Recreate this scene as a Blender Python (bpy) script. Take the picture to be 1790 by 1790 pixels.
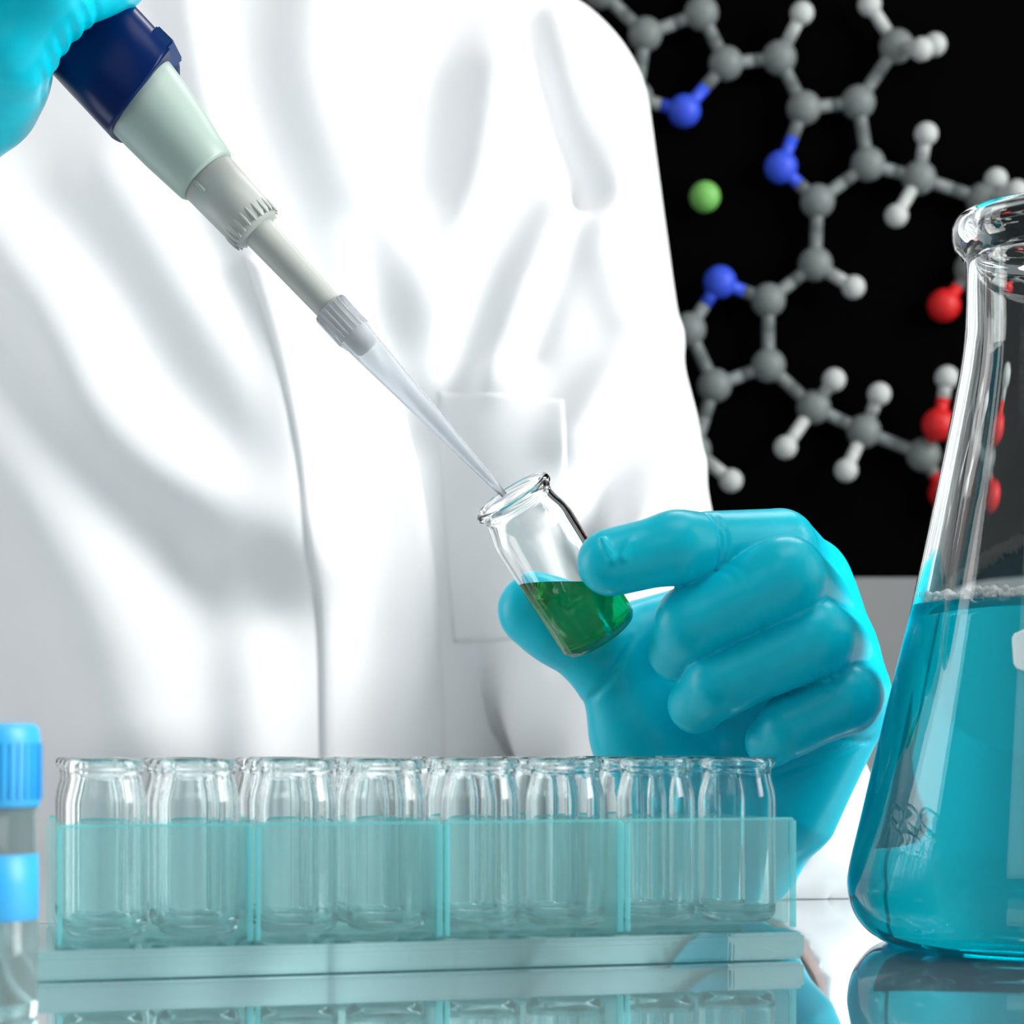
import bpy, bmesh, math, random
import numpy as np
from mathutils import Vector, Matrix
from mathutils.bvhtree import BVHTree

random.seed(7)
S = bpy.context.scene
COL = S.collection
for o in list(bpy.data.objects):
    bpy.data.objects.remove(o)

# ------------------------------------------------------------------ camera, world, lights, exposure
F, HZ, CZ = 3600.0, 1290.0, 0.0514        # focal length in px, horizon row, camera height
cam = bpy.data.cameras.new('camera')
cam_o = bpy.data.objects.new('camera', cam)
COL.objects.link(cam_o)
cam_o.location = (0, 0, CZ)
cam_o.rotation_euler = (math.pi/2, 0, 0)
cam.sensor_width = 36.0
cam.lens = 36.0*F/1790.0
cam.shift_y = (HZ-895.0)/1790.0
cam.clip_start = 0.01
cam.dof.use_dof = True
cam.dof.focus_distance = 0.545
cam.dof.aperture_fstop = 20.0
S.camera = cam_o

S.view_settings.view_transform = 'Standard'
S.view_settings.look = 'None'
S.view_settings.exposure = 0.0
S.view_settings.gamma = 1.0
S.view_settings.use_curve_mapping = False

W = bpy.data.worlds.new('lab_air')
S.world = W
W.use_nodes = True
W.node_tree.nodes['Background'].inputs['Color'].default_value = (0.86, 0.95, 1.0, 1)
W.node_tree.nodes['Background'].inputs['Strength'].default_value = 0.20


def area(name, loc, target, sx, sy, power, color=(1, 1, 1)):
    l = bpy.data.lights.new(name, 'AREA')
    l.shape = 'RECTANGLE'
    l.size, l.size_y, l.energy, l.color = sx, sy, power, color
    o = bpy.data.objects.new(name, l)
    COL.objects.link(o)
    o.location = loc
    o.rotation_euler = (Vector(target)-Vector(loc)).to_track_quat('-Z', 'Y').to_euler()
    return o


area('window_light', (1.10, 0.36, 0.60), (0.0, 0.68, 0.15), 0.5, 0.8, 20.5, (1.0, 0.99, 0.97))
area('ceiling_light', (0.16, 0.26, 0.92), (0.04, 0.60, 0.1), 0.6, 0.4, 3.0, (1.0, 0.98, 0.97))
area('front_softbox', (-0.22, -0.10, 0.42), (0.03, 0.55, 0.10), 0.35, 0.35, 0.42, (0.93, 0.98, 1.0))
area('side_softbox', (-0.88, 0.74, 0.34), (0.13, 0.51, 0.12), 0.5, 0.9, 5.2, (1.0, 0.98, 0.98))
area('added_wall_fill', (0.35, 1.36, 1.30), (0.35, 1.60, 0.0), 0.8, 0.2, 9.0, (1.0, 0.99, 0.98))  # added fill behind the board, brightens the wall strip below it

S.cycles.max_bounces = 22
S.cycles.transmission_bounces = 24
S.cycles.glossy_bounces = 6
S.cycles.diffuse_bounces = 3
S.cycles.transparent_max_bounces = 32
S.cycles.sample_clamp_indirect = 6.0


# ------------------------------------------------------------------ helpers
def P(px, py, Y):
    """A point of the bench scene: column px and row py of the view at distance Y."""
    return Vector(((px-895.0)*Y/F, Y, CZ+(HZ-py)*Y/F))


def sock(n, name, v):
    if name in n.inputs:
        n.inputs[name].default_value = v


def mat(name, color, rough=0.5, metal=0.0, trans=0.0, ior=1.5, spec=0.5, **kw):
    m = bpy.data.materials.new(name)
    m.use_nodes = True
    b = m.node_tree.nodes['Principled BSDF']
    sock(b, 'Base Color', (*color, 1))
    sock(b, 'Roughness', rough)
    sock(b, 'Metallic', metal)
    sock(b, 'Transmission Weight', trans)
    sock(b, 'IOR', ior)
    sock(b, 'Specular IOR Level', spec)
    for k, v in kw.items():
        sock(b, k.replace('_', ' '), v)
    return m


def add_noise(m, scale, amount, bump=0.0, detail=4.0, dist=0.001):
    nt = m.node_tree
    b = nt.nodes['Principled BSDF']
    tc = nt.nodes.new('ShaderNodeTexCoord')
    n = nt.nodes.new('ShaderNodeTexNoise')
    n.inputs['Scale'].default_value = scale
    n.inputs['Detail'].default_value = detail
    nt.links.new(tc.outputs['Object'], n.inputs['Vector'])
    if amount:
        c = b.inputs['Base Color'].default_value[:]
        r = nt.nodes.new('ShaderNodeMix')
        r.data_type = 'RGBA'
        r.inputs[6].default_value = (*[x*(1-amount) for x in c[:3]], 1)
        r.inputs[7].default_value = (*[min(1, x*(1+amount)) for x in c[:3]], 1)
        nt.links.new(n.outputs['Fac'], r.inputs[0])
        nt.links.new(r.outputs[2], b.inputs['Base Color'])
    if bump:
        bp = nt.nodes.new('ShaderNodeBump')
        bp.inputs['Strength'].default_value = bump
        bp.inputs['Distance'].default_value = dist
        nt.links.new(n.outputs['Fac'], bp.inputs['Height'])
        nt.links.new(bp.outputs['Normal'], b.inputs['Normal'])
    return m


def absorb(m, color, density):
    nt = m.node_tree
    v = nt.nodes.new('ShaderNodeVolumeAbsorption')
    v.inputs['Color'].default_value = (*color, 1)
    v.inputs['Density'].default_value = density
    nt.links.new(v.outputs[0], nt.nodes['Material Output'].inputs['Volume'])
    return m


def link(name, me, m=None, parent=None, smooth=True):
    if m is not None:
        me.materials.append(m)
    if smooth:
        me.polygons.foreach_set('use_smooth', [True]*len(me.polygons))
    o = bpy.data.objects.new(name, me)
    COL.objects.link(o)
    if parent is not None:
        o.parent = parent
    return o


def mesh(name, verts, faces):
    me = bpy.data.meshes.new(name)
    me.from_pydata([tuple(map(float, v)) for v in verts], [], [tuple(map(int, f)) for f in faces])
    me.update()
    return me


def from_bm(name, bm, m=None, parent=None, smooth=True):
    bmesh.ops.recalc_face_normals(bm, faces=bm.faces[:])
    me = bpy.data.meshes.new(name)
    bm.to_mesh(me)
    bm.free()
    return link(name, me, m, parent, smooth)


def empty(name, loc=(0, 0, 0)):
    o = bpy.data.objects.new(name, None)
    o.empty_display_size = 0.01
    COL.objects.link(o)
    o.location = loc
    return o


def tag(o, label=None, cat=None, group=None, kind=None):
    if label: o['label'] = label
    if cat: o['category'] = cat
    if group: o['group'] = group
    if kind: o['kind'] = kind
    return o


def lathe_bm(prof, seg=64, closed=False):
    """Spin (r, z) profile about z; r = 0 ends become poles."""
    bm = bmesh.new()
    rings = []
    for r, z in prof:
        if r < 1e-6:
            rings.append([bm.verts.new((0, 0, z))])
        else:
            rings.append([bm.verts.new((r*math.cos(2*math.pi*i/seg), r*math.sin(2*math.pi*i/seg), z)) for i in range(seg)])
    n = len(rings)
    for k in range(n if closed else n-1):
        a, b = rings[k], rings[(k+1) % n]
        for i in range(seg):
            j = (i+1) % seg
            if len(a) == 1 and len(b) == 1:
                break
            if len(a) == 1:
                bm.faces.new((a[0], b[i], b[j]))
            elif len(b) == 1:
                bm.faces.new((a[i], b[0], a[j]))
            else:
                bm.faces.new((a[i], a[j], b[j], b[i]))
    return bm


def smooth_prof(pts, n=8):
    """Catmull-Rom through (r, z) points."""
    out = []
    for i in range(len(pts)-1):
        p0 = pts[max(i-1, 0)]; p1 = pts[i]; p2 = pts[i+1]; p3 = pts[min(i+2, len(pts)-1)]
        for k in range(n):
            t = k/n
            out.append(tuple(0.5*((2*p1[a])+(-p0[a]+p2[a])*t+(2*p0[a]-5*p1[a]+4*p2[a]-p3[a])*t*t +
                                  (-p0[a]+3*p1[a]-3*p2[a]+p3[a])*t**3) for a in (0, 1)))
    out.append(tuple(pts[-1]))
    return out


def box_bm(bm, c, s, bev=0.0):
    r = bmesh.ops.create_cube(bm, size=1.0, matrix=Matrix.Translation(c) @ Matrix.Diagonal((*s, 1)))
    if bev:
        es = list({e for v in r['verts'] for e in v.link_edges})
        bmesh.ops.bevel(bm, geom=es, offset=bev, segments=2, affect='EDGES')
    return bm


# ---- implicit surfaces: rounded cones joined smoothly, polygonised with surface nets
def rc(G, a, b, ra, rb):
    x, y, z = G
    d = [b[i]-a[i] for i in range(3)]
    L2 = max(sum(v*v for v in d), 1e-12)
    t = np.clip(((x-a[0])*d[0]+(y-a[1])*d[1]+(z-a[2])*d[2])/L2, 0, 1)
    return np.sqrt((x-a[0]-t*d[0])**2+(y-a[1]-t*d[1])**2+(z-a[2]-t*d[2])**2)-(ra+(rb-ra)*t)


def ellip(G, c, r):
    q = np.sqrt(sum(((G[i]-c[i])/r[i])**2 for i in range(3)))
    return (q-1)*min(r)


def smin(a, b, k):
    h = np.clip(0.5+0.5*(b-a)/k, 0, 1)
    return b*(1-h)+a*h-k*h*(1-h)


def chain(G, pts, k=0.002):
    d = None
    for (a, ra), (b, rb) in zip(pts[:-1], pts[1:]):
        s = rc(G, a, b, ra, rb)
        d = s if d is None else smin(d, s, k)
    return d


def solid(fn, lo, hi, h, k=4):
    """Polygonise the zero set of fn: a coarse pass finds the blocks the surface crosses, only those are sampled finely."""
    H_ = h*k
    ax = [np.arange(lo[i], hi[i]+H_, H_) for i in range(3)]
    C = np.asarray(fn((ax[0][:, None, None], ax[1][None, :, None], ax[2][None, None, :])), np.float32)
    nb = [n-1 for n in C.shape]
    near = np.zeros(nb, bool)
    mn = np.full(nb, 1e9, np.float32)
    for o in [(i, j, l) for i in (0, 1) for j in (0, 1) for l in (0, 1)]:
        mn = np.minimum(mn, np.abs(C[o[0]:o[0]+nb[0], o[1]:o[1]+nb[1], o[2]:o[2]+nb[2]]))
    near = mn < H_*0.95+0.0006
    V = np.repeat(np.repeat(np.repeat(C[:-1, :-1, :-1], k, 0), k, 1), k, 2)
    V = np.pad(V, ((0, 1), (0, 1), (0, 1)), mode='edge')
    B = np.stack(np.nonzero(near), 1)*k
    r = np.arange(k+1)
    off = np.stack(np.meshgrid(r, r, r, indexing='ij'), -1).reshape(-1, 3)
    for c in range(0, len(B), 6000):
        I = (B[c:c+6000, None, :]+off[None]).reshape(-1, 3)
        p = [(lo[a]+I[:, a]*h).astype(np.float32) for a in range(3)]
        V[I[:, 0], I[:, 1], I[:, 2]] = fn(p)
    return nets(V, lo, h)


def groove(G, D, q, d, w, depth, rad):
    """Deepen a crease where the plane through q with normal d meets the surface, near q."""
    s = (G[0]-q[0])*d[0]+(G[1]-q[1])*d[1]+(G[2]-q[2])*d[2]
    r2 = (G[0]-q[0])**2+(G[1]-q[1])**2+(G[2]-q[2])**2
    return D+depth*np.exp(-(s/w)**2)*np.exp(-(r2/(rad*rad))**2)


def nets(V, lo, h):
    V = V.astype(np.float32)
    ins = V < 0
    nx, ny, nz = V.shape
    c = [(i, j, k) for i in (0, 1) for j in (0, 1) for k in (0, 1)]
    sl = lambda a, o: a[o[0]:o[0]+nx-1, o[1]:o[1]+ny-1, o[2]:o[2]+nz-1]
    cnt = sum(sl(ins, o).astype(np.int8) for o in c)
    act = (cnt > 0) & (cnt < 8)
    I, J, K = np.nonzero(act)
    idx = -np.ones(act.shape, np.int64)
    idx[I, J, K] = np.arange(len(I))
    acc = np.zeros((len(I), 3), np.float64)
    n = np.zeros(len(I))
    for o in c:
        for ax in range(3):
            if o[ax]:
                continue
            p = list(o); p[ax] = 1
            va = V[I+o[0], J+o[1], K+o[2]]
            vb = V[I+p[0], J+p[1], K+p[2]]
            m = (va < 0) != (vb < 0)
            t = np.where(m, va/np.where(m, va-vb, 1), 0)
            for q in range(3):
                acc[:, q] += np.where(m, o[q]+(t if q == ax else 0), 0)
            n += m
    vt = (acc/n[:, None]+np.stack([I, J, K], 1))*h+np.array(lo)[None, :]
    quads = []
    for ax in range(3):
        b, d = [q for q in range(3) if q != ax]
        s0 = [slice(None)]*3; s1 = [slice(None)]*3
        s0[ax] = slice(0, -1); s1[ax] = slice(1, None)
        A, B = ins[tuple(s0)], ins[tuple(s1)]
        E = np.stack(np.nonzero(A != B), 1)
        ok = (E[:, b] > 0) & (E[:, d] > 0) & (E[:, b] < V.shape[b]-1) & (E[:, d] < V.shape[d]-1)
        E = E[ok]
        flip = A[E[:, 0], E[:, 1], E[:, 2]]
        def cell(db, dd):
            e = E.copy(); e[:, b] -= db; e[:, d] -= dd
            return idx[e[:, 0], e[:, 1], e[:, 2]]
        q = np.stack([cell(1, 1), cell(0, 1), cell(0, 0), cell(1, 0)], 1)
        if ax == 1:
            flip = ~flip
        q[~flip] = q[~flip][:, ::-1]
        quads.append(q)
    return vt, np.concatenate(quads)


def np_mesh(name, v, q):
    me = bpy.data.meshes.new(name)
    me.vertices.add(len(v)); me.vertices.foreach_set('co', v.astype(np.float32).ravel())
    me.loops.add(q.size); me.loops.foreach_set('vertex_index', q.astype(np.int32).ravel())
    me.polygons.add(len(q)); me.polygons.foreach_set('loop_start', np.arange(0, q.size, 4, dtype=np.int32))
    me.update(calc_edges=True)
    me.validate()
    return me


def relax(v, q, it=2, f=0.5):
    a = np.concatenate([q[:, 0], q[:, 1], q[:, 2], q[:, 3]]); b = np.concatenate([q[:, 1], q[:, 2], q[:, 3], q[:, 0]])
    s = np.concatenate([a, b]); t = np.concatenate([b, a])
    n = np.bincount(s, minlength=len(v)).astype(float)[:, None]
    for _ in range(it):
        m = np.stack([np.bincount(s, weights=v[t, k], minlength=len(v)) for k in range(3)], 1)/np.maximum(n, 1)
        v = v+f*(m-v)
    return v


def vnormals(v, q):
    fn = np.cross(v[q[:, 2]]-v[q[:, 0]], v[q[:, 3]]-v[q[:, 1]])
    n = np.zeros_like(v)
    for k in range(4):
        for a in range(3):
            n[:, a] += np.bincount(q[:, k], weights=fn[:, a], minlength=len(v))
    return n/np.maximum(np.linalg.norm(n, axis=1), 1e-12)[:, None]


# ------------------------------------------------------------------ materials
M = {}
M['table'] = mat('polished_bench', (0.86, 0.90, 0.92), 0.03, metal=0.92)
M['wall'] = add_noise(mat('wall_paint', (0.74, 0.77, 0.77), 0.8), 3, 0.04)
M['board'] = mat('matt_black', (0.0012, 0.0012, 0.0012), 1.0, spec=0.0)
M['frame'] = mat('board_edge', (0.30, 0.32, 0.32), 0.5)
M['coat'] = add_noise(mat('white_cotton', (0.86, 0.87, 0.88), 0.85, spec=0.2), 60, 0.015, 0.0, 1)
M['skin'] = add_noise(mat('skin', (0.62, 0.33, 0.26), 0.5), 150, 0.08)
M['glove'] = add_noise(mat('teal_nitrile', (0.0, 0.60, 0.77), 0.34, spec=0.24), 260, 0.05, 0.10, 1, 0.0006)
M['glass'] = mat('clear_glass', (0.97, 1.0, 0.99), 0.0, trans=1.0, ior=1.48)
M['thin_vial_glass'] = mat('thin_vial_glass', (0.97, 1.0, 1.0), 0.0, trans=1.0, ior=1.36)
M['vial_glass'] = mat('vial_glass', (0.985, 1.0, 0.995), 0.0, trans=1.0, ior=1.47)
M['tubewall'] = mat('clear_acrylic', (0.76, 0.975, 0.985), 0.06, trans=0.84, ior=1.3)
def sheet(name, tint, milky, diff):
    m = bpy.data.materials.new(name); m.use_nodes = True
    nt = m.node_tree; nt.nodes.clear()
    out = nt.nodes.new('ShaderNodeOutputMaterial')
    tr = nt.nodes.new('ShaderNodeBsdfTransparent'); tr.inputs['Color'].default_value = (*tint, 1)
    df = nt.nodes.new('ShaderNodeBsdfTranslucent'); df.inputs['Color'].default_value = (*diff, 1)
    d2 = nt.nodes.new('ShaderNodeBsdfDiffuse'); d2.inputs['Color'].default_value = (*diff, 1)
    gl_ = nt.nodes.new('ShaderNodeBsdfGlossy'); gl_.inputs['Roughness'].default_value = 0.05
    m0 = nt.nodes.new('ShaderNodeMixShader'); m1 = nt.nodes.new('ShaderNodeMixShader'); m2 = nt.nodes.new('ShaderNodeMixShader')
    m0.inputs[0].default_value = 0.5; nt.links.new(df.outputs[0], m0.inputs[1]); nt.links.new(d2.outputs[0], m0.inputs[2])
    m1.inputs[0].default_value = milky; nt.links.new(tr.outputs[0], m1.inputs[1]); nt.links.new(m0.outputs[0], m1.inputs[2])
    m2.inputs[0].default_value = 0.05; nt.links.new(m1.outputs[0], m2.inputs[1]); nt.links.new(gl_.outputs[0], m2.inputs[2])
    nt.links.new(m2.outputs[0], out.inputs['Surface'])
    return m


M['acrylic'] = sheet('clear_acrylic', (0.93, 1.0, 1.0), 0.18, (0.58, 1.0, 1.0))
M['plate'] = mat('acrylic_base', (0.58, 0.94, 0.95), 0.05, trans=0.84, ior=1.4)
M['cyan'] = mat('blue_liquid', (0.0, 0.74, 0.93), 0.0, trans=0.82, ior=1.33)
M['green'] = mat('green_liquid', (0.0, 0.98, 0.26), 0.0, trans=0.90, ior=1.33)
M['foam'] = mat('bubble_film', (1.0, 1.0, 1.0), 0.1, trans=0.1, ior=1.2)
M['print'] = mat('enamel_print', (0.75, 0.9, 0.92), 0.5)
M['navy'] = mat('navy_plastic', (0.0, 0.013, 0.085), 0.30, spec=0.14)
M['blue2'] = mat('blue_plastic', (0.0, 0.035, 0.17), 0.35, spec=0.2)
M['ivory'] = mat('pale_green_plastic', (0.37, 0.48, 0.435), 0.4)
M['grey'] = mat('warm_grey_plastic', (0.42, 0.45, 0.425), 0.42)
M['tip'] = mat('clear_polypropylene', (0.94, 0.97, 1.0), 0.10, trans=0.74, ior=1.15)
M['capblue'] = mat('bright_blue_plastic', (0.03, 0.42, 0.85), 0.4)
M['carbon'] = mat('grey_atom', (0.15, 0.175, 0.17), 0.45, spec=0.3)
M['nitrogen'] = mat('blue_atom', (0.03, 0.075, 0.60), 0.45, spec=0.3)
M['oxygen'] = mat('red_atom', (0.52, 0.010, 0.012), 0.45, spec=0.3)
M['hydrogen'] = mat('white_atom', (0.42, 0.45, 0.44), 0.45, spec=0.3)
M['magnesium'] = mat('green_atom', (0.16, 0.44, 0.10), 0.45, spec=0.3)

# ------------------------------------------------------------------ structure
FZ = -1.0
bm = bmesh.new(); box_bm(bm, (0, 0.6, FZ-0.02), (4.0, 3.4, 0.04))
tag(from_bm('floor', bm, M['wall'], smooth=False), 'pale floor below the bench', kind='structure')
bm = bmesh.new(); box_bm(bm, (0, 1.64, 0.2), (4.0, 0.06, 2.4))
tag(from_bm('wall_back', bm, M['wall'], smooth=False), 'plain grey wall below the black board', kind='structure')
bench = empty('lab_bench', (0, 0.3, FZ))
tag(bench, 'mirror-polished white bench under the rack and flask', 'bench')
bm = bmesh.new(); box_bm(bm, (0, 0, -FZ-0.02), (2.2, 1.0, 0.04), 0.003)
from_bm('bench_top', bm, M['table'], bench, False)
for sx in (-1.06, 1.06):
    bm = bmesh.new(); box_bm(bm, (sx, 0, (-FZ-0.04)/2), (0.03, 0.9, -FZ-0.04), 0.002)
    from_bm('side_panel', bm, M['frame'], bench, False)

# ------------------------------------------------------------------ black board with the molecule
BY = 1.12
board = empty('display_board', (0.25, BY, 0.0))
tag(board, 'large matt black display board behind the lab coat', 'board')
bz = CZ+(HZ-1005)*BY/F
bm = bmesh.new(); box_bm(bm, (0, 0.01, bz+0.35), (1.1, 0.02, 0.70), 0.001)
from_bm('panel', bm, M['board'], board, False)
for sx in (-0.45, 0.45):
    bm = bmesh.new(); box_bm(bm, (sx, 0.035, (FZ+bz+0.6)/2), (0.03, 0.03, bz+0.6-FZ), 0.002)
    from_bm('post', bm, M['frame'], board, False)

mol = empty('molecule_model', (0.12, BY, 0.3))
tag(mol, 'ball-and-stick molecule of grey, blue, white, red and green balls on black', 'molecule model')
ATOM = {  # kind: radius px, material, name
    'C': (30, 'carbon', 'carbon_atom'), 'N': (29, 'nitrogen', 'nitrogen_atom'), 'O': (29, 'oxygen', 'oxygen_atom'),
    'H': (20.5, 'hydrogen', 'hydrogen_atom'), 'G': (27, 'magnesium', 'magnesium_atom')}
AT = {
    'a0': ('C', 1050, -15, 0), 'a1': ('C', 1128, 60, 0), 'a2': ('C', 1226, 23, 0), 'a3': ('C', 1269, 111, 0), 'a4': ('N', 1196, 194, 0),
    'a5': ('C', 1112, 172, 0), 'a6': ('C', 1243, -75, 0), 'b0': ('C', 1362, 101, 0), 'b1': ('H', 1402, 23, 8),
    'c0': ('C', 1405, 189, 0), 'c1': ('C', 1500, 179, 0), 'c2': ('C', 1517, 287, 0), 'c3': ('C', 1429, 352, 0), 'c4': ('N', 1365, 292, 0),
    'd0': ('C', 1567, 81, 0), 'd1': ('H', 1520, 8, 4), 'd2': ('H', 1611, 86, 20), 'd3': ('H', 1634, 78, 5),
    'e0': ('C', 1606, 311, 0), 'e1': ('H', 1619, 234, 8), 'e2': ('H', 1567, 377, 10), 'e3': ('C', 1719, 349, 0), 'e4': ('H', 1741, 314, 4),
    'e5': ('H', 1777, 335, 16), 'g0': ('C', 1698, 470, 0), 'g1': ('O', 1650, 534, 0), 'g2': ('O', 1775, 520, 0),
    'h0': ('C', 1425, 462, 0), 'h1': ('H', 1492, 502, 8),
    'i0': ('C', 1343, 525, 0), 'i1': ('N', 1258, 493, 0), 'i2': ('C', 1204, 576, 0), 'i3': ('C', 1249, 674, 0), 'i4': ('C', 1343, 639, 0),
    'j0': ('C', 1422, 712, 0), 'j1': ('H', 1458, 664, 8), 'j2': ('H', 1373, 782, 8), 'j3': ('C', 1510, 754, 0), 'j4': ('H', 1537, 689, 8),
    'j5': ('H', 1479, 822, 8), 'k0': ('C', 1614, 795, 0), 'k1': ('O', 1641, 742, 14), 'k2': ('H', 1655, 660, 16), 'k3': ('O', 1652, 862, 0),
    'l0': ('C', 1213, 787, 0), 'l1': ('H', 1278, 840, 8), 'l2': ('C', 1135, 850, 0), 'm': ('G', 1232, 344, 0)}
BO = ['a0a1', 'a1a2', 'a2a3', 'a3a4', 'a4a5', 'a5a1', 'a2a6', 'a3b0', 'b0b1', 'b0c0', 'c0c1', 'c1c2', 'c2c3', 'c3c4', 'c4c0', 'c1d0', 'd0d1', 'd0d2',
      'd0d3', 'c2e0', 'e0e1', 'e0e2', 'e0e3', 'e3e4', 'e3e5', 'e3g0', 'g0g1', 'g0g2', 'c3h0', 'h0h1', 'h0i0', 'i0i1', 'i1i2', 'i2i3', 'i3i4', 'i4i0',
      'i4j0', 'j0j1', 'j0j2', 'j0j3', 'j3j4', 'j3j5', 'j3k0', 'k0k1', 'k1k2', 'k0k3', 'i3l0', 'l0l1', 'l0l2']
ball = {}
for k, (r, mn, nm) in ATOM.items():
    bm = bmesh.new(); bmesh.ops.create_uvsphere(bm, u_segments=32, v_segments=20, radius=r*(BY-0.01)/F)
    me = bpy.data.meshes.new(nm); bm.to_mesh(me); bm.free(); me.materials.append(M[mn])
    me.polygons.foreach_set('use_smooth', [True]*len(me.polygons))
    ball[k] = me
pos, node = {}, {}
for key, (k, x, y, dz) in AT.items():
    Y = BY-0.0095-dz*0.001
    p = P(x, y, Y)
    o = bpy.data.objects.new(ATOM[k][2], ball[k]); COL.objects.link(o); o.parent = mol
    o.location = p-mol.location
    pos[key], node[key] = p, o
stick_me = {}
for b in BO:
    ka = next(k for k in sorted(AT, key=len, reverse=True) if b.startswith(k)); kb = b[len(ka):]
    a, c = pos[ka], pos[kb]
    ra, rb = ATOM[AT[ka][0]][0], ATOM[AT[kb][0]][0]
    L = (c-a).length
    u = (c-a).normalized()
    rpx = BY/F
    mid = (a+u*(ra*rpx)+c-u*(rb*rpx))/2
    if 'H' in (AT[ka][0], AT[kb][0]):
        mid = a+u*(ra*rpx*1.02) if AT[kb][0] == 'H' and AT[ka][0] == 'C' else mid
    for s, e, k in ((a, mid, ka), (mid, c, kb)):
        kind = AT[k][0]
        l = (e-s).length
        bm = bmesh.new()
        bmesh.ops.create_cone(bm, cap_ends=True, segments=20, radius1=11.0*rpx, radius2=11.0*rpx, depth=l)
        o = from_bm('bond', bm, M[ATOM[kind][1]], node[k])
        o.location = (s+e)/2-pos[k]
        o.rotation_euler = u.to_track_quat('Z', 'Y').to_euler()

# ------------------------------------------------------------------ person
person = empty('person', (-0.15, 0.94, 0))
tag(person, 'person in a white lab coat and teal gloves behind the bench', 'person')


def under(o, par):
    o.parent = par
    o.matrix_parent_inverse = Matrix.Translation(-par.location)
    return o


SH, EL, WR = (0.008, 0.925, 0.326), (0.052, 0.86, 0.062), P(1268, 1462, 0.597)
SH2, EL2, WR2 = (-0.305, 0.92, 0.32), (-0.42, 0.80, 0.18), (-0.245, 0.585, 0.268)


def torso_sdf(G, grow=0.0):
    x, y, z = G
    zc = np.clip(z, -0.12, 1)
    a = 0.165+0.012*np.sin((zc-0.05)*9)+grow
    b = 0.112+0.012*np.sin((zc-0.02)*8)+grow
    q = np.sqrt(((x+0.145)/a)**2+((y-0.952)/b)**2)
    d = (q-1)*0.11
    return np.maximum(d, z-(0.405+grow-0.22*np.abs(x+0.15)))


# coat
h = 0.0028
def field(G):
    D = torso_sdf(G)
    arm = chain(G, [(SH, 0.054), ((0.029, 0.895, 0.18), 0.050), (EL, 0.048)], 0.01)
    fore = chain(G, [(EL, 0.050), ((0.083, 0.76, 0.036), 0.043), ((0.068, 0.668, 0.036), 0.039)], 0.01)
    fore = smin(fore, rc(G, (0.136, 0.80, 0.000), (0.113, 0.672, 0.000), 0.012, 0.012), 0.012)
    fore = smin(fore, rc(G, (0.122, 0.80, 0.016), (0.100, 0.672, 0.014), 0.022, 0.016), 0.02)
    arm2 = chain(G, [(SH2, 0.056), (EL2, 0.052), ((-0.30, 0.66, 0.24), 0.043)], 0.01)
    D = smin(D, smin(arm, arm2, 0.01), 0.03)
    D = smin(D, fore, 0.015)
    D = np.where(G[1] < 0.806, np.maximum(D, 0.0004-G[2]), D)
    D = np.maximum(D, -0.40-G[2])
    D = np.maximum(D, -(rc(G, (0.066, 0.625, 0.034), (0.069, 0.672, 0.035), 0.034, 0.029)))   # open cuff
    return D


v, q = solid(field, (-0.50, 0.52, -0.42), (0.16, 1.10, 0.44), h)
v = relax(v, q, 2)
nrm = vnormals(v, q)
CP = 0.85
ppx = 895+v[:, 0]*F/CP
ppy = HZ-(v[:, 2]-CZ)*F/CP


def sdist(poly):
    """distance and signed distance (positive to the right of the direction of travel) to a polyline in px"""
    best = np.full(len(ppx), 1e9); sg = np.zeros(len(ppx))
    pl = smooth_prof(poly, 6)
    for (x0, y0), (x1, y1) in zip(pl[:-1], pl[1:]):
        dx, dy = x1-x0, y1-y0
        t = np.clip(((ppx-x0)*dx+(ppy-y0)*dy)/(dx*dx+dy*dy), 0, 1)
        ex, ey = ppx-x0-t*dx, ppy-y0-t*dy
        d = np.hypot(ex, ey)
        m = d < best
        best = np.where(m, d, best); sg = np.where(m, np.sign(dx*ey-dy*ex), sg)
    return best, best*sg


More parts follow.
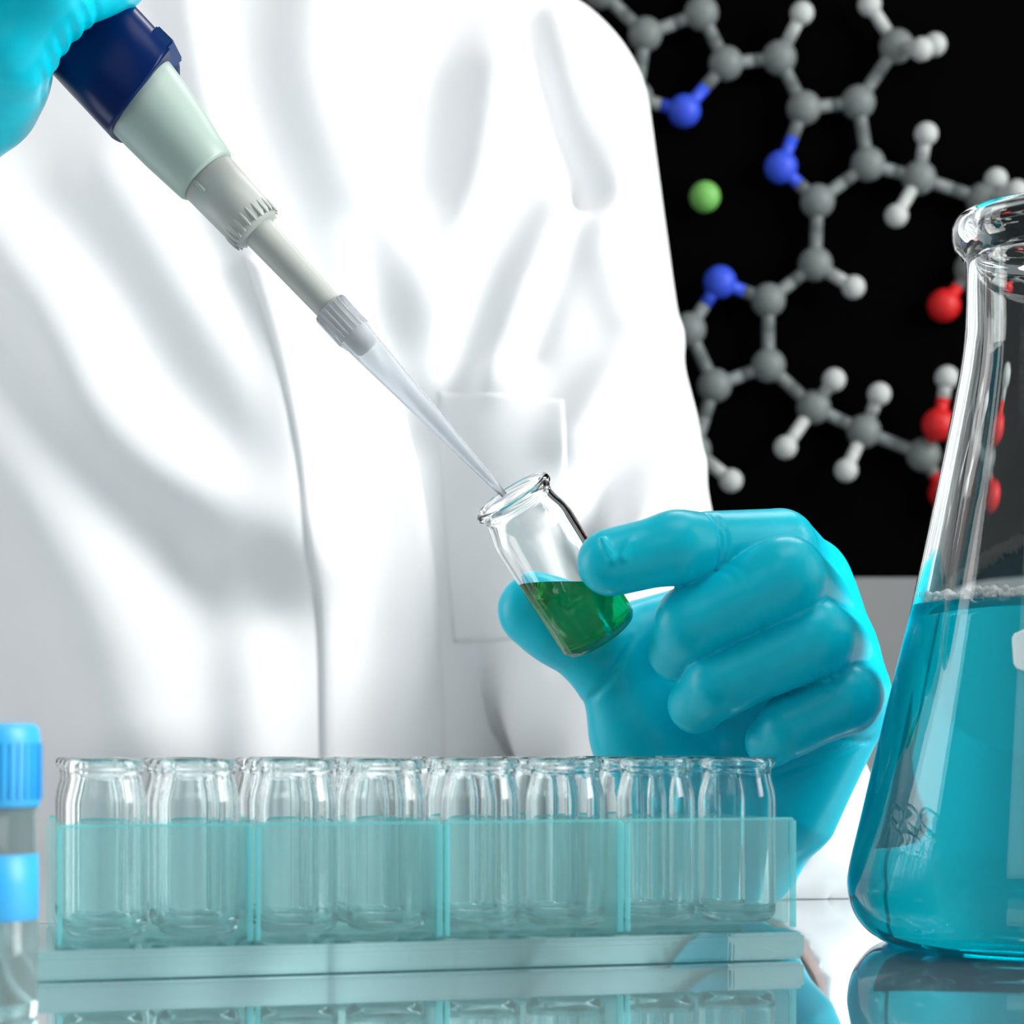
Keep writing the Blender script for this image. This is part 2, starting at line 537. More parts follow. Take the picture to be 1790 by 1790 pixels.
FOLDS = [  # kind, points, width px, height m, reach px
    ('ridge', [(-60, 330), (120, 560), (230, 760), (400, 890), (540, 955)], 75, 0.010, 0),
    ('ridge', [(-80, 640), (60, 800), (180, 1000), (260, 1250)], 120, 0.010, 0),
    ('valley', [(-60, 560), (110, 760), (260, 960), (420, 1080)], 70, 0.004, 0),
    ('ridge', [(210, 330), (330, 520), (470, 760), (520, 980)], 60, 0.005, 0),
    ('ridge', [(330, -40), (370, 200), (450, 450), (510, 680), (545, 900)], 40, 0.004, 0),
    ('ridge', [(560, -40), (560, 160), (640, 380), (700, 520)], 70, 0.007, 0),
    ('ridge', [(860, 120), (830, 300), (750, 520), (720, 640)], 60, 0.006, 0),
    ('valley', [(760, -40), (740, 160), (720, 300)], 70, 0.006, 0),
    ('valley', [(640, 420), (680, 560), (720, 760)], 40, 0.004, 0),
    ('ridge', [(1000, 380), (930, 520), (880, 660)], 50, 0.006, 0),
    ('valley', [(1030, 330), (970, 480), (920, 620)], 35, 0.005, 0),
    ('valley', [(930, -30), (970, 150), (1035, 320)], 30, 0.008, 0),
    ('ridge', [(1085, 80), (1090, 250), (1060, 420), (1100, 560)], 40, 0.005, 0),
    ('valley', [(1195, 640), (1120, 740), (1050, 860), (1040, 960)], 42, 0.009, 0),
    ('ridge', [(1190, 560), (1080, 660), (1010, 780)], 45, 0.006, 0),
    ('ridge', [(1220, 800), (1150, 880), (1080, 960)], 40, 0.006, 0),
    ('valley', [(1010, 960), (1010, 1100), (985, 1250), (960, 1350)], 40, 0.012, 0),
    ('valley', [(640, 900), (660, 1100), (650, 1320)], 60, 0.003, 0),
    ('ridge', [(400, 1000), (440, 1150), (450, 1320)], 60, 0.005, 0),
    ('ridge', [(860, 760), (880, 960), (870, 1300)], 90, 0.006, 0),
]
disp = np.zeros(len(v))
for kind, pl, w, hh, _ in FOLDS:
    d, sd = sdist(pl)
    disp += 1.7*(hh if kind == 'ridge' else -hh)*np.exp(-(d/w)**2)
fr = np.clip(-nrm[:, 1], 0, 1)
fr *= np.clip((v[:, 1]-0.72)/0.05, 0, 1)*np.clip((v[:, 2]+0.15)/0.1, 0, 1)
v = v+nrm*(disp*fr)[:, None]
# sleeve creases
s = np.sin(v[:, 1]*150+6*np.sin(v[:, 2]*40))*0.0012*np.clip((0.82-v[:, 1])/0.04, 0, 1)
v = v+nrm*s[:, None]
v = relax(v, q, 1)
m_ = (v[:, 1] < 0.80) & (v[:, 2] < 0.0045)
v[m_, 2] = 0.0002
coat_me = np_mesh('lab_coat', v, q)
coat = under(link('lab_coat', coat_me, M['coat']), person)
tag(coat, 'white cotton lab coat with soft folds')
bvh = BVHTree.FromPolygons([Vector(a) for a in v], [tuple(map(int, a)) for a in q])


def patch(name, left, right, lift, n=60, mseg=12, parent=None):
    """A sewn-on cloth strip that follows the coat, between two px polylines (seen square on)."""
    L, R = smooth_prof(left, 8), smooth_prof(right, 8)
    def at(pl, t):
        f = t*(len(pl)-1); i = min(int(f), len(pl)-2); f -= i
        return pl[i][0]*(1-f)+pl[i+1][0]*f, pl[i][1]*(1-f)+pl[i+1][1]*f
    top, bot = [], []
    for i in range(n+1):
        a, b = at(L, i/n), at(R, i/n)
        for j in range(mseg+1):
            t = j/mseg
            x, y = a[0]*(1-t)+b[0]*t, a[1]*(1-t)+b[1]*t
            o = Vector(((x-895)*CP/F, 0.60, CZ+(HZ-y)*CP/F))
            hit = bvh.ray_cast(o, Vector((0, 1, 0)))
            p = hit[0] if hit[0] is not None else Vector((o.x, 0.9, o.z))
            if p.y < 0.74: p = Vector((o.x, 0.84, o.z))
            e = min(1, min(i, n-i)/1.5+0.35, )*min(1, min(j, mseg-j)/1.0+0.3)
            top.append(p+Vector((0, -lift*e, 0))); bot.append(p+Vector((0, 0.002, 0)))
    w = mseg+1
    fs = [(i*w+j, i*w+j+1, (i+1)*w+j+1, (i+1)*w+j) for i in range(n) for j in range(mseg)]
    N = len(top)
    fs2 = [tuple(x+N for x in reversed(f)) for f in fs]
    rim = [i*w for i in range(n+1)]+[n*w+j for j in range(1, w)]+[i*w+w-1 for i in range(n-1, -1, -1)]+[j for j in range(w-2, 0, -1)]
    side = [(rim[k], rim[k-1], rim[k-1]+N, rim[k]+N) for k in range(len(rim))]
    o = link(name, mesh(name, top+bot, fs+fs2+side), M['coat'])
    bmx = bmesh.new(); bmx.from_mesh(o.data); bmesh.ops.recalc_face_normals(bmx, faces=bmx.faces[:]); bmx.to_mesh(o.data); bmx.free()
    o.parent = coat
    return o


pk = patch('pocket', [(765, 683), (775, 900), (790, 1120)], [(985, 705), (990, 900), (985, 1120)], 0.0010, 40, 24)
pl = patch('button_placket', [(440, 470), (505, 680), (545, 900), (560, 1100), (562, 1330), (562, 1600)],
           [(640, 560), (705, 720), (745, 900), (768, 1100), (776, 1330), (778, 1600)], 0.0028, 70, 16)

# arms and torso under the coat: one continuous body
h = 0.005
def field(G):
    D = torso_sdf(G, -0.030)
    D = smin(D, chain(G, [(SH, 0.024), ((0.024, 0.905, 0.18), 0.022), ((0.052, 0.86, 0.055), 0.024), ((0.076, 0.76, 0.036), 0.022), ((0.070, 0.70, 0.034), 0.021), ((0.064, 0.63, 0.0275), 0.0215), ((0.062, 0.600, 0.027), 0.020)], 0.01), 0.02)
    D = smin(D, chain(G, [(SH2, 0.040), (EL2, 0.036), ((-0.30, 0.66, 0.24), 0.030), (WR2, 0.022)], 0.01), 0.02)
    D = smin(D, rc(G, (-0.15, 0.95, 0.36), (-0.15, 0.945, 0.46), 0.055, 0.052), 0.03)
    D = np.maximum(D, -0.2-G[2])
    for sx in (-1, 1):
        D = smin(D, chain(G, [((-0.15+sx*0.085, 0.95, -0.15), 0.085), ((-0.15+sx*0.09, 0.945, -0.55), 0.055), ((-0.15+sx*0.09, 0.96, -0.93), 0.040)], 0.01), 0.02)
        D = smin(D, rc(G, (-0.15+sx*0.09, 0.97, FZ+0.036), (-0.15+sx*0.10, 0.86, FZ+0.03), 0.034, 0.028), 0.02)
    D = np.where(G[1] < 0.80, np.maximum(D, 0.003-G[2]), D)
    D = np.maximum(D, FZ+0.002-G[2])
    return D


v, q = solid(field, (-0.46, 0.56, FZ), (0.12, 1.10, 0.50), h)
body = under(link('body', np_mesh('body', relax(v, q, 2), q), M['skin']), person)

h = 0.006


def field(G):
    D = None
    for sx in (-1, 1):
        c = chain(G, [((-0.15+sx*0.085, 0.95, -0.18), 0.105), ((-0.15+sx*0.09, 0.945, -0.55), 0.078), ((-0.15+sx*0.09, 0.96, -0.97), 0.062)], 0.01)
        D = c if D is None else smin(D, c, 0.02)
    D = np.maximum(D, -0.95-G[2])
    return np.maximum(D, G[2]+0.16)


v, q = solid(field, (-0.38, 0.80, FZ), (0.08, 1.10, -0.12), h)
under(link('trousers', np_mesh('trousers', relax(v, q, 2), q), M['frame']), person)

# ---- the gloved hand that pinches the vial
Y0 = 0.552
H = lambda px, py, dy: tuple(P(px, py, Y0+dy*0.001))
h = 0.00058
def field(G):
    idx_ = [(H(1068, 983, -18), 0.0088), (H(1182, 957, -18), 0.0091), (H(1362, 955, 0), 0.0101), (H(1408, 1015, 34), 0.0116)]
    mid_ = [(H(1186, 1140, -3), 0.0081), (H(1212, 1086, -14), 0.0093), (H(1372, 1008, -19), 0.0107), (H(1428, 1070, 31), 0.0118)]
    rin_ = [(H(1218, 1232, -1), 0.0078), (H(1262, 1190, -11), 0.0089), (H(1425, 1117, -16), 0.0104), (H(1458, 1140, 30), 0.0115)]
    pin_ = [(H(1348, 1296, -1), 0.0070), (H(1384, 1266, -8), 0.0080), (H(1478, 1222, -10), 0.0094), (H(1482, 1210, 27), 0.0108)]
    thu_ = [(H(934, 1066, 22), 0.0103), (H(975, 1086, 22), 0.0112), (H(1065, 1160, 24), 0.0106), (H(1118, 1268, 26), 0.0128), (H(1190, 1400, 36), 0.0165)]
    wr = WR
    palm = None
    for f, rr in ((idx_, 0.0125), (mid_, 0.0125), (rin_, 0.0125), (pin_, 0.0118)):
        c = rc(G, f[3][0], wr, rr, 0.0205)
        palm = c if palm is None else smin(palm, c, 0.006)
    palm = smin(palm, rc(G, H(1466, 1252, 24), H(1362, 1392, 30), 0.0118, 0.0185), 0.008)        # heel below the little finger
    palm = smin(palm, rc(G, H(1130, 1290, 30), H(1210, 1420, 38), 0.0150, 0.0195), 0.008)        # ball of the thumb
    palm = smin(palm, rc(G, H(1240, 1180, 34), H(1340, 1130, 36), 0.0125, 0.0125), 0.010)
    for f in (idx_, mid_, rin_, pin_):
        palm = smin(palm, rc(G, f[2][0], f[3][0], f[2][1], f[3][1]), 0.0022)
    palm = smin(palm, chain(G, thu_, 0.004), 0.005)
    palm = smin(palm, rc(G, H(1085, 1128, 28), H(1240, 1085, 36), 0.0112, 0.0115), 0.006)      # web between thumb and finger
    cuff = rc(G, wr, (0.0625, 0.622, 0.0285), 0.0212, 0.0245)
    palm = smin(palm, cuff, 0.006)
    D = palm
    for f in (idx_, mid_, rin_, pin_):
        fing = chain(G, f[:3], 0.003)
        D = smin(D, fing, 0.0004)
    # glove creases
    dn = lambda a, b: tuple((Vector(b)-Vector(a)).normalized())
    d1 = dn(idx_[1][0], idx_[2][0])
    D = groove(G, D, H(1262, 935, -22), d1, 0.0007, 0.0010, 0.011)
    D = groove(G, D, H(1276, 938, -22), d1, 0.0006, 0.0005, 0.011)
    d2 = dn(thu_[2][0], thu_[3][0])
    D = groove(G, D, H(1060, 1190, 14), (d2[0]+0.15, d2[1], d2[2]+0.5), 0.0008, 0.0009, 0.014)
    D = groove(G, D, H(1030, 1150, 14), d2, 0.0012, 0.0003, 0.012)
    d3 = dn(pin_[3][0], WR)
    D = groove(G, D, H(1450, 1322, 10), (-0.35, 0.0, 0.94), 0.0007, 0.0007, 0.016)
    D = groove(G, D, H(1470, 1292, 8), (0.1, 0.0, 0.99), 0.0007, 0.0006, 0.013)
    for k, (x, y) in enumerate(((1415, 1172), (1432, 1180), (1448, 1168))):
        D = groove(G, D, H(x, y, -18), (0.85, 0.1, 0.5), 0.0006, 0.0005, 0.0045)
    for k, (x, y) in enumerate(((1395, 1050), (1330, 1085))):
        D = groove(G, D, H(x, y, -20), (0.9, 0.1, 0.4), 0.0008, 0.0003, 0.006)
    # nail edges pushing through the glove
    D = smin(D, rc(G, H(1052, 942, -25.5), H(1070, 978, -27), 0.0007, 0.0009), 0.0016)
    D = smin(D, rc(G, H(1102, 950, -25.5), H(1090, 974, -27), 0.0007, 0.0009), 0.0016)
    D = np.maximum(D, 0.0012-G[2])
    cd = Vector((0.0625, 0.622, 0.0285))-Vector(wr); cd.normalize()
    D = np.maximum(D, (G[0]-0.0625)*cd.x+(G[1]-0.622)*cd.y+(G[2]-0.0285)*cd.z)    # cuff opening
    return D


v, q = solid(field, (-0.012, 0.515, 0.000), (0.112, 0.640, 0.122), h)
v = relax(v, q, 1, 0.4)
gl = under(link('glove', np_mesh('glove', v, q), M['glove']), person)
tag(gl, 'teal nitrile glove pinching the small vial between thumb and finger')

# ---- the gloved hand that grips the pipette
PT = P(882, 866, 0.545)                     # end of the tip
AX = Vector((-0.681, 0.012, 0.732)).normalized()
SX = Vector((0, -1, 0)).cross(AX).normalized()
if SX.x < 0: SX = -SX
NX = AX.cross(SX)                           # towards or away from the camera
if NX.y > 0: NX = -NX
mmp = 0.545/F
ST = lambda s, x, n: tuple(PT+AX*(s*mmp)+SX*(x*mmp)+NX*(n*mmp))     # along, right of, in front of the pipette, px units
h = 0.0009
def field(G):
    D = None
    for k in range(4):
        s0 = 1098+k*128
        r = (0.0104, 0.0112, 0.0116, 0.0112)[k]
        f = [(ST(s0+6, 112, 66), r*0.82), (ST(s0+4, 84, 130), r*0.92), (ST(s0+8, 10, 172), r), (ST(s0+5, -110, 140), r*1.08), (ST(s0+20, -190, 20), r*1.2)]
        c = chain(G, f, 0.003)
        D = c if D is None else smin(D, c, 0.0010)
    pal = None
    for k in range(4):
        c = rc(G, ST(1180+k*125, -185, 10), ST(1330, -520, -190), 0.0150, 0.023)
        pal = c if pal is None else smin(pal, c, 0.01)
    pal = smin(pal, rc(G, ST(1150, -150, 60), ST(1190, -330, -60), 0.0165, 0.0200), 0.008)
    pal = smin(pal, chain(G, [(ST(1480, -330, -90), 0.017), (ST(1640, -180, -90), 0.0125), (ST(1740, -20, -40), 0.0105), (ST(1780, 60, 40), 0.009)], 0.004), 0.01)
    pal = smin(pal, rc(G, ST(1330, -520, -190), WR2, 0.022, 0.0235), 0.01)
    D = smin(D, pal, 0.005)
    e0 = Vector(ST(1075, -105, 150))
    for k in range(6):          # gathered wrinkles along the lower edge
        t = k/5
        qv = Vector(ST(1040+14*math.sin(k*2.1), 40-150*t, 178-60*t))
        D = groove(G, D, qv, tuple((SX*1.0-NX*0.25+AX*0.1*(k % 2)).normalized()), 0.0011, 0.0011, 0.0085)
    D = np.maximum(D, -(rc(G, ST(900, 17, 0), ST(2000, 17, 0), 0.0128, 0.0128)))
    return D


v, q = solid(field, (-0.262, 0.478, 0.195), (-0.085, 0.640, 0.355), h)
v = relax(v, q, 2, 0.4)
g2 = under(link('glove', np_mesh('glove', v, q), M['glove']), person)
tag(g2, 'teal nitrile glove gripping the navy pipette handle')

# ------------------------------------------------------------------ pipette
pip = empty('pipette', PT)
tag(pip, 'navy and grey pipette held slanting down into the small vial', 'pipette')
RM = Matrix((( SX.x, -NX.x, AX.x), (SX.y, -NX.y, AX.y), (SX.z, -NX.z, AX.z)))
pip.rotation_euler = RM.to_euler()
u = mmp


def lath(name, prof, m, seg=56, par=pip, off=0.0, closed=True):
    bm = lathe_bm([(r*u, z*u) for r, z in prof], seg, closed)
    o = from_bm(name, bm, m, par)
    o.location.x = off*u
    return o


tip_out = [(5.5, 0), (8.5, 40), (13, 110), (19, 210), (24.5, 300), (28.5, 372), (30, 376), (31.5, 384), (32, 450)]
tip_in = [(29.0, 450), (28.2, 384), (26.6, 372), (22.2, 300), (16.5, 210), (10.5, 110), (6, 40), (3.6, 0)]
tp = lath('tip', tip_out+tip_in, M['tip'])
for i in range(20):
    a = 2*math.pi*i/20
    bm = bmesh.new(); box_bm(bm, (0, 0, 0), (2.4*u, 3.0*u, 62*u), 0.6*u)
    o = from_bm('rib', bm, M['tip'], tp)
    o.location = (32.2*u*math.cos(a), 32.2*u*math.sin(a), 417*u); o.rotation_euler.z = a
lath('shaft', [(0, 352), (18, 352), (21.5, 356), (25.5, 440), (26, 460), (30.5, 640), (30.5, 660), (0, 660)], M['grey'], closed=False)
col_ = lath('collar', [(0, 632), (34, 632), (43, 635), (48, 645), (49.5, 660), (53, 770), (0, 770)], M['grey'], closed=False)
for i in range(22):
    a = 2*math.pi*i/22
    bm = bmesh.new(); bmesh.ops.create_uvsphere(bm, u_segments=10, v_segments=8, radius=1.0)
    bmesh.ops.scale(bm, vec=(3.2*u, 3.6*u, 17*u), verts=bm.verts[:])
    o = from_bm('ridge', bm, M['grey'], col_)
    o.location = (48.2*u*math.cos(a), 48.2*u*math.sin(a), 652*u); o.rotation_euler = (0, 0, a)
bm = bmesh.new(); box_bm(bm, (0, 0, 0), (7*u, 5*u, 28*u), 1.0*u)
o = from_bm('index_mark', bm, M['ivory'], col_); o.location = (-24*u, -46*u, 748*u); o.rotation_euler.z = 0.5

# barrel: offset rings from the collar up into the handle
rings = [(762, 40, 0), (764, 56, 0), (770, 59.5, 0), (800, 63, 1), (850, 70, 4), (900, 75, 7), (960, 79, 10), (1040, 80, 12), (1060, 40, 12)]
bm = bmesh.new(); RS = []
for z, r, ox in rings:
    RS.append([bm.verts.new(((ox+r*math.cos(t))*u, r*math.sin(t)*u, z*u)) for t in [2*math.pi*i/56 for i in range(56)]])
for a, b in zip(RS[:-1], RS[1:]):
    for i in range(56):
        bm.faces.new((a[i], a[(i+1) % 56], b[(i+1) % 56], b[i]))
bm.faces.new(RS[0]); bm.faces.new(RS[-1])
from_bm('barrel', bm, M['ivory'], pip)

# handle: skewed lower edge, flat ejector step on its right
def sup(r, ex, t):
    c, s_ = math.cos(t), math.sin(t)
    k = (abs(c)**ex+abs(s_)**ex)**(-1/ex)
    return r*k*c, r*k*s_
bm = bmesh.new(); RS = []
for zi, r in [(0, 84), (2, 91), (8, 93), (60, 93), (160, 93), (300, 92), (520, 88), (700, 80), (720, 70), (722, 20)]:
    ring = []
    for i in range(64):
        t = 2*math.pi*i/64
        x, y = sup(r, 2.6, t)
        low = 946+16*(x/93)-22*(y/93)**2
        z = low+zi if zi < 60 else 946+zi
        ring.append(bm.verts.new(((x+17)*u, y*u, z*u)))
    RS.append(ring)
for a, b in zip(RS[:-1], RS[1:]):
    for i in range(64):
        bm.faces.new((a[i], a[(i+1) % 64], b[(i+1) % 64], b[i]))
bm.faces.new(RS[-1]); bm.faces.new(RS[0])
hd = from_bm('handle', bm, M['navy'], pip)
bm = bmesh.new(); box_bm(bm, (0, 0, 0), (34*u, 96*u, 40*u), 3*u)
o = from_bm('ejector', bm, M['blue2'], hd, False); o.location = (95*u, -14*u, 976*u); o.rotation_euler.y = -0.04
lath('plunger', [(0, 1640), (26, 1640), (26, 1760), (44, 1764), (46, 1800), (40, 1812), (0, 1814)], M['grey'], off=17, closed=False)

# ------------------------------------------------------------------ held vial
VB = P(1050, 1112, 0.557)
tl = math.radians(17)
va = Vector((-0.5506*math.cos(tl), -math.sin(tl), 0.8348*math.cos(tl)))
vial = empty('sample_vial', VB)
vial.rotation_euler = va.to_track_quat('Z', 'Y').to_euler()
tag(vial, 'tilted small glass vial of green liquid held under the pipette tip', 'vial')


def vial_prof(R, Hh, k=1.0):
    t = 0.0011*k
    out = [(0, 0.0), (R*0.8, 0.0), (R*0.93, 0.0006), (R, 0.0022), (R, Hh*0.74), (R*0.965, Hh*0.80), (R*0.895, Hh*0.862), (R*0.87, Hh*0.90),
           (R*0.885, Hh*0.93), (R*0.95, Hh*0.945), (R*0.985, Hh*0.965), (R*0.965, Hh*0.99), (R*0.91, Hh)]
    inn = [(R*0.80, Hh*0.995), (R*0.76, Hh*0.97), (R*0.755, Hh*0.90), (R*0.79, Hh*0.855), (R-t-0.0003, Hh*0.79), (R-t, Hh*0.74), (R-t, 0.0045), (R*0.85, 0.0030), (R*0.7, 0.0024), (0, 0.0024)]
    return out+inn


VR, VH = 0.01135, 0.0462
bm = lathe_bm(vial_prof(VR, VH), 72)
from_bm('glass_body', bm, M['vial_glass'], vial)
# liquid: the inside of the tilted vial cut by a level plane
ri = VR-0.0011+0.00012
bm = lathe_bm([(0, 0.0023), (VR*0.7, 0.0023), (VR*0.86, 0.0030), (ri, 0.0044), (ri, 0.036), (0, 0.036)], 72)
MW = Matrix.Translation(VB) @ vial.rotation_euler.to_matrix().to_4x4()
lvl = P(965, 1022, 0.554)
IM = MW.inverted()
bmesh.ops.recalc_face_normals(bm, faces=bm.faces[:])
res = bmesh.ops.bisect_plane(bm, geom=bm.verts[:]+bm.edges[:]+bm.faces[:], plane_co=IM @ lvl,
                             plane_no=(IM.to_3x3() @ Vector((0, 0, 1))).normalized(), clear_outer=True)
bmesh.ops.contextual_create(bm, geom=[e for e in res['geom_cut'] if isinstance(e, bmesh.types.BMEdge)])
lq = from_bm('green_liquid', bm, M['green'], vial, True)
tag(lq, 'clear green liquid')
lq.data.polygons.foreach_set('use_smooth', [len(p.vertices) < 10 for p in lq.data.polygons])

# ------------------------------------------------------------------ flask
FC = P(1850, 1650, 0.514); FC.z = 0
fk = empty('erlenmeyer_flask', FC)
tag(fk, 'large conical glass flask of bright blue liquid beside the gloved hand', 'flask')
s7 = 0.514/F
zz = lambda py: (1650-py)*s7
rr_ = lambda x: (1850-x)*s7
outp = [(0, 0.0012), (0.030, 0.0010), (0.0385, 0.0), (0.0425, 0.0003)]+[(rr_(x), zz(y)) for x, y in
        ((1522, 1632), (1497, 1600), (1486, 1560), (1488, 1520), (1511, 1420), (1551, 1250), (1601, 1040), (1651, 800), (1678, 660), (1687, 600), (1691, 540), (1692, 462))]
rimp = [(rr_(1687), zz(447)), (rr_(1672), zz(428)), (rr_(1668), zz(402)), (rr_(1672), zz(382)), (rr_(1684), zz(373)), (rr_(1697), zz(375))]
inp = [(rr_(1706), zz(388)), (rr_(1707), zz(540)), (rr_(1703), zz(602)), (rr_(1694), zz(664)), (rr_(1667), zz(804)), (rr_(1617), zz(1044)), (rr_(1567), zz(1254)), (rr_(1527), zz(1420)),
       (rr_(1504), zz(1520)), (rr_(1504), zz(1558)), (rr_(1514), zz(1592)), (rr_(1540), zz(1616)), (0.038, 0.0032), (0.028, 0.0034), (0, 0.0034)]
bm = lathe_bm([outp[0]]+smooth_prof(outp[1:]+rimp, 5)+smooth_prof(inp[:-1], 5)+[inp[-1]], 128)
from_bm('glass_body', bm, M['glass'], fk)
o_ = 0.0002
lp = [(0, 0.0033), (0.028, 0.0033)]+[(a+o_, b-0.0001) for a, b in ((0.038, 0.0032), (rr_(1540), zz(1616)), (rr_(1514), zz(1592)), (rr_(1504), zz(1558)), (rr_(1504), zz(1520)), (rr_(1527), zz(1420)), (rr_(1567), zz(1254)), (rr_(1613.6), zz(1058)))]
pr = smooth_prof(lp[1:], 5)
bm = lathe_bm([lp[0]]+pr+[(pr[-1][0]-0.0015, pr[-1][1]-0.0004), (0, pr[-1][1]-0.0004)], 128)
lq = from_bm('blue_liquid', bm, M['cyan'], fk)
tag(lq, 'clear bright blue liquid')
# froth ring where the liquid meets the glass
ib = bmesh.new(); bmesh.ops.create_icosphere(ib, subdivisions=2, radius=1.0)
bv = np.array([w.co[:] for w in ib.verts]); bf = np.array([[w.index for w in f.verts] for f in ib.faces]); ib.free()
zl = pr[-1][1]; rl = pr[-1][0]
fv, ff = [], []
for i in range(1500):
    t = random.uniform(0, 2*math.pi)
    rb_ = random.uniform(0.0004, 0.0012)
    rad = rl-0.0004-rb_-abs(random.gauss(0, 0.0030))
    c = (rad*math.cos(t), rad*math.sin(t), zl+rb_*0.3+random.uniform(0, 0.0026)*math.exp(-((rl-rad)/0.004)**2))
    ff.append(bf+len(bv)*i); fv.append(bv*rb_+np.array(c))
fm = link('froth', mesh('froth', np.concatenate(fv), np.concatenate(ff)), M['foam'], fk)
tag(fm, 'white froth of tiny bubbles on the liquid', kind='stuff')
# white enamel field printed on the cone
bm = bmesh.new()
vs = []
cxp, cyp, hw, hh = 1788, 1148, 76, 36
N_ = 40
def cone_pt(px, py, lift):
    z = zz(py)
    pts = outp
    r = next(a[0]+(b[0]-a[0])*(z-a[1])/(b[1]-a[1]) for a, b in zip(pts[3:-1], pts[4:]) if min(a[1], b[1]) <= z <= max(a[1], b[1]))
    x = (px-1850)*s7
    r += lift
    return Vector((x, -math.sqrt(max(r*r-x*x, 0)), z))
rowsn, coln = 10, 20
gridv = {}
for i in range(rowsn+1):
    for j in range(coln+1):
        a = -1+2*j/coln; b = -1+2*i/rowsn
        rx = hw if abs(b) < 0.5 else hw-20*(1-math.sqrt(max(0, 1-((abs(b)-0.5)/0.5)**2)))
        gridv[i, j, 0] = bm.verts.new(cone_pt(cxp+a*rx, cyp+b*hh, 0.00035))
        gridv[i, j, 1] = bm.verts.new(cone_pt(cxp+a*rx, cyp+b*hh, 0.00005))
for i in range(rowsn):
    for j in range(coln):
        bm.faces.new((gridv[i, j, 0], gridv[i, j+1, 0], gridv[i+1, j+1, 0], gridv[i+1, j, 0]))
        bm.faces.new((gridv[i+1, j, 1], gridv[i+1, j+1, 1], gridv[i, j+1, 1], gridv[i, j, 1]))
for i in range(rowsn):
    bm.faces.new((gridv[i, 0, 0], gridv[i+1, 0, 0], gridv[i+1, 0, 1], gridv[i, 0, 1]))
    bm.faces.new((gridv[i+1, coln, 0], gridv[i, coln, 0], gridv[i, coln, 1], gridv[i+1, coln, 1]))
for j in range(coln):
    bm.faces.new((gridv[0, j+1, 0], gridv[0, j, 0], gridv[0, j, 1], gridv[0, j+1, 1]))
    bm.faces.new((gridv[rowsn, j, 0], gridv[rowsn, j+1, 0], gridv[rowsn, j+1, 1], gridv[rowsn, j, 1]))
tag(from_bm('printed_field', bm, M['print'], fk), 'white printed marking field')

# ------------------------------------------------------------------ vial rack
ang = math.atan2(0.255, 0.967)
RK = Vector((0.0665, 0.481, 0))
rack = empty('vial_rack', RK)
rack.rotation_euler.z = ang + math.pi      # local x runs to the left along the rack, local -y runs back
tag(rack, 'clear acrylic rack of four compartments holding empty glass vials', 'rack')
# local frame: x = towards the left end, y = towards the camera
bm = bmesh.new(); box_bm(bm, (0.1015, -0.030, 0.0034), (0.203, 0.070, 0.0062), 0.0008)
from_bm('base_plate', bm, M['plate'], rack, False)
BW, BD, BH, Bt = 0.0423, 0.0585, 0.0258, 0.0013
bm = bmesh.new()
z0, z1 = 0.0068, 0.0068+BH
def ringv(x0, x1, y0, y1, z):
    return [bm.verts.new(c) for c in ((x0, y0, z), (x1, y0, z), (x1, y1, z), (x0, y1, z))]
w2, d2_ = BW/2-0.0002, BD/2
A = ringv(-w2, w2, -d2_, d2_, z0); B = ringv(-w2, w2, -d2_, d2_, z1)
C_ = ringv(-w2+Bt, w2-Bt, -d2_+Bt, d2_-Bt, z1); E_ = ringv(-w2+Bt, w2-Bt, -d2_+Bt, d2_-Bt, z0+Bt)
bm.faces.new(A[::-1]); bm.faces.new(E_)
for a, b in ((A, B), (B, C_), (C_, E_)):
    for i in range(4):
        bm.faces.new((a[i], a[(i+1) % 4], b[(i+1) % 4], b[i]))
bmesh.ops.bevel(bm, geom=bm.edges[:], offset=0.0003, segments=2, affect='EDGES')
comp = from_bm('compartment', bm, M['acrylic'], rack, False)
comp.location = (BW/2, -0.0292, 0)
parts_ = []
M['edge'] = sheet('edge_glow_tint', (0.70, 0.98, 0.99), 0.32, (0.50, 0.98, 1.0))  # turquoise strips imitate by colour the glow of light piped to acrylic edges
for nm, c0, sz in (('corner_glow_strip', (-w2+0.0007, d2_-0.0002, (z0+z1)/2), (0.0011, 0.0016, BH-0.001)), ('corner_glow_strip', (w2-0.0007, d2_-0.0002, (z0+z1)/2), (0.0008, 0.0016, BH-0.001)),
                   ('rim_glow_strip', (0, d2_-0.0006, z1), (BW-0.002, 0.0013, 0.0006)), ('rim_glow_strip', (0, -d2_+0.0006, z1), (BW-0.002, 0.0013, 0.0006))):
    bm = bmesh.new(); box_bm(bm, c0, sz, 0.0001)
    parts_.append(from_bm(nm, bm, M['edge'], comp, False))
for i in range(1, 4):
    c = comp.copy(); COL.objects.link(c); c.parent = rack
    c.location = (BW*(i+0.5), -0.0292, 0)
    for p_ in parts_:
        e_ = p_.copy(); COL.objects.link(e_); e_.parent = c

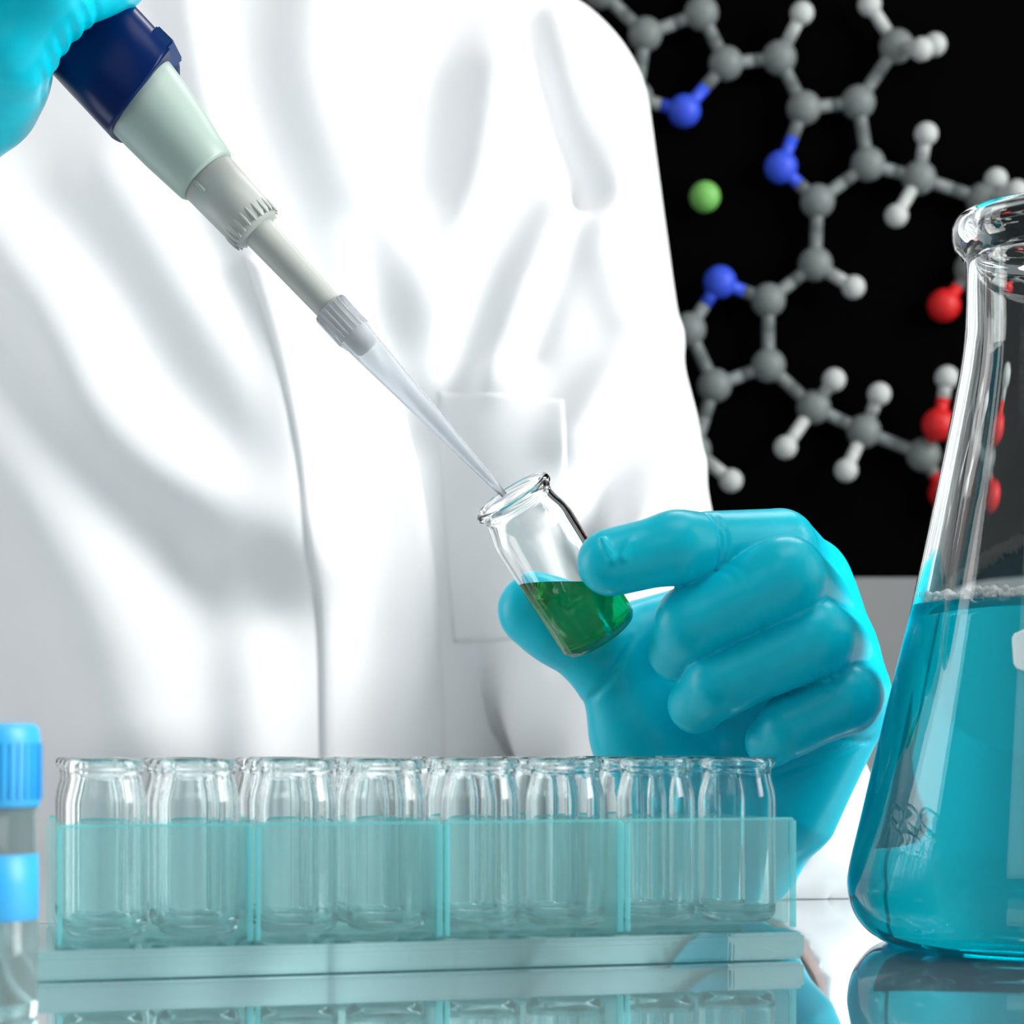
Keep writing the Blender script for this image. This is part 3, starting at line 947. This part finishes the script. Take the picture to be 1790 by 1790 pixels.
rv = 0.0092
bm = lathe_bm(vial_prof(rv, 0.0385, 0.9), 40)
me = bpy.data.meshes.new('glass_vial'); bmesh.ops.recalc_face_normals(bm, faces=bm.faces[:]); bm.to_mesh(me); bm.free()
me.materials.append(M['thin_vial_glass']); me.polygons.foreach_set('use_smooth', [True]*len(me.polygons))
RW = Matrix.Translation(RK) @ Matrix.Rotation(ang+math.pi, 4, 'Z')
bx = ['rightmost', 'second from right', 'third from right', 'leftmost']
rn = ['front', 'middle', 'back']
for i in range(4):
    for c in range(2):
        for r in range(3):
            o = bpy.data.objects.new('glass_vial', me); COL.objects.link(o)
            lx = BW*(i+0.5)+(c-0.5)*0.0203
            ly = -0.0292+(1-r)*0.0190
            o.location = RW @ Vector((lx, ly, 0.0068+Bt+0.0002))
            o.rotation_euler.z = random.uniform(0, 6)
            tag(o, 'empty glass vial in the %s rack compartment, %s row, %s of its pair' % (bx[i], rn[r], 'right' if c == 0 else 'left'), 'vial', 'empty vials in the rack')

# ------------------------------------------------------------------ blue-banded tube at the left edge
TC = P(-22, 1700, 0.378); TC.z = 0
tube = empty('capped_tube', TC)
tag(tube, 'upright clear tube with blue cap and blue band at left edge', 'tube')
ts = 0.378/F
tz = lambda py: CZ+(HZ-py)*ts
R0 = 88*ts
bm = lathe_bm([(0, 0.0), (R0*0.9, 0.0), (R0*0.96, 0.0006), (R0*0.97, 0.002), (R0*0.97, tz(1380)), (R0*0.84, tz(1380)), (R0*0.84, 0.003), (0, 0.003)], 56)
from_bm('tube_wall', bm, M['tubewall'], tube)
bm = lathe_bm([(R0*0.975, tz(1410)), (R0*1.02, tz(1408)), (R0*1.03, tz(1340)), (R0*1.03, tz(1292)), (R0*1.0, tz(1272)), (R0*0.9, tz(1264)), (0, tz(1264)), (0, tz(1300)), (R0*0.975, tz(1300))], 56, True)
cp = from_bm('cap', bm, M['capblue'], tube)
for i in range(36):
    a = 2*math.pi*i/36
    bmr = bmesh.new(); box_bm(bmr, (0, 0, 0), (0.0005, 0.0008, 0.0105), 0.0002)
    o = from_bm('grip_rib', bmr, M['capblue'], cp, False)
    o.location = (R0*1.035*math.cos(a), R0*1.035*math.sin(a), tz(1348)); o.rotation_euler.z = a
bm = lathe_bm([(R0*0.975, tz(1606)), (R0*0.995, tz(1605)), (R0*0.995, tz(1492)), (R0*0.975, tz(1491))], 56, True)
from_bm('blue_band', bm, M['capblue'], tube)
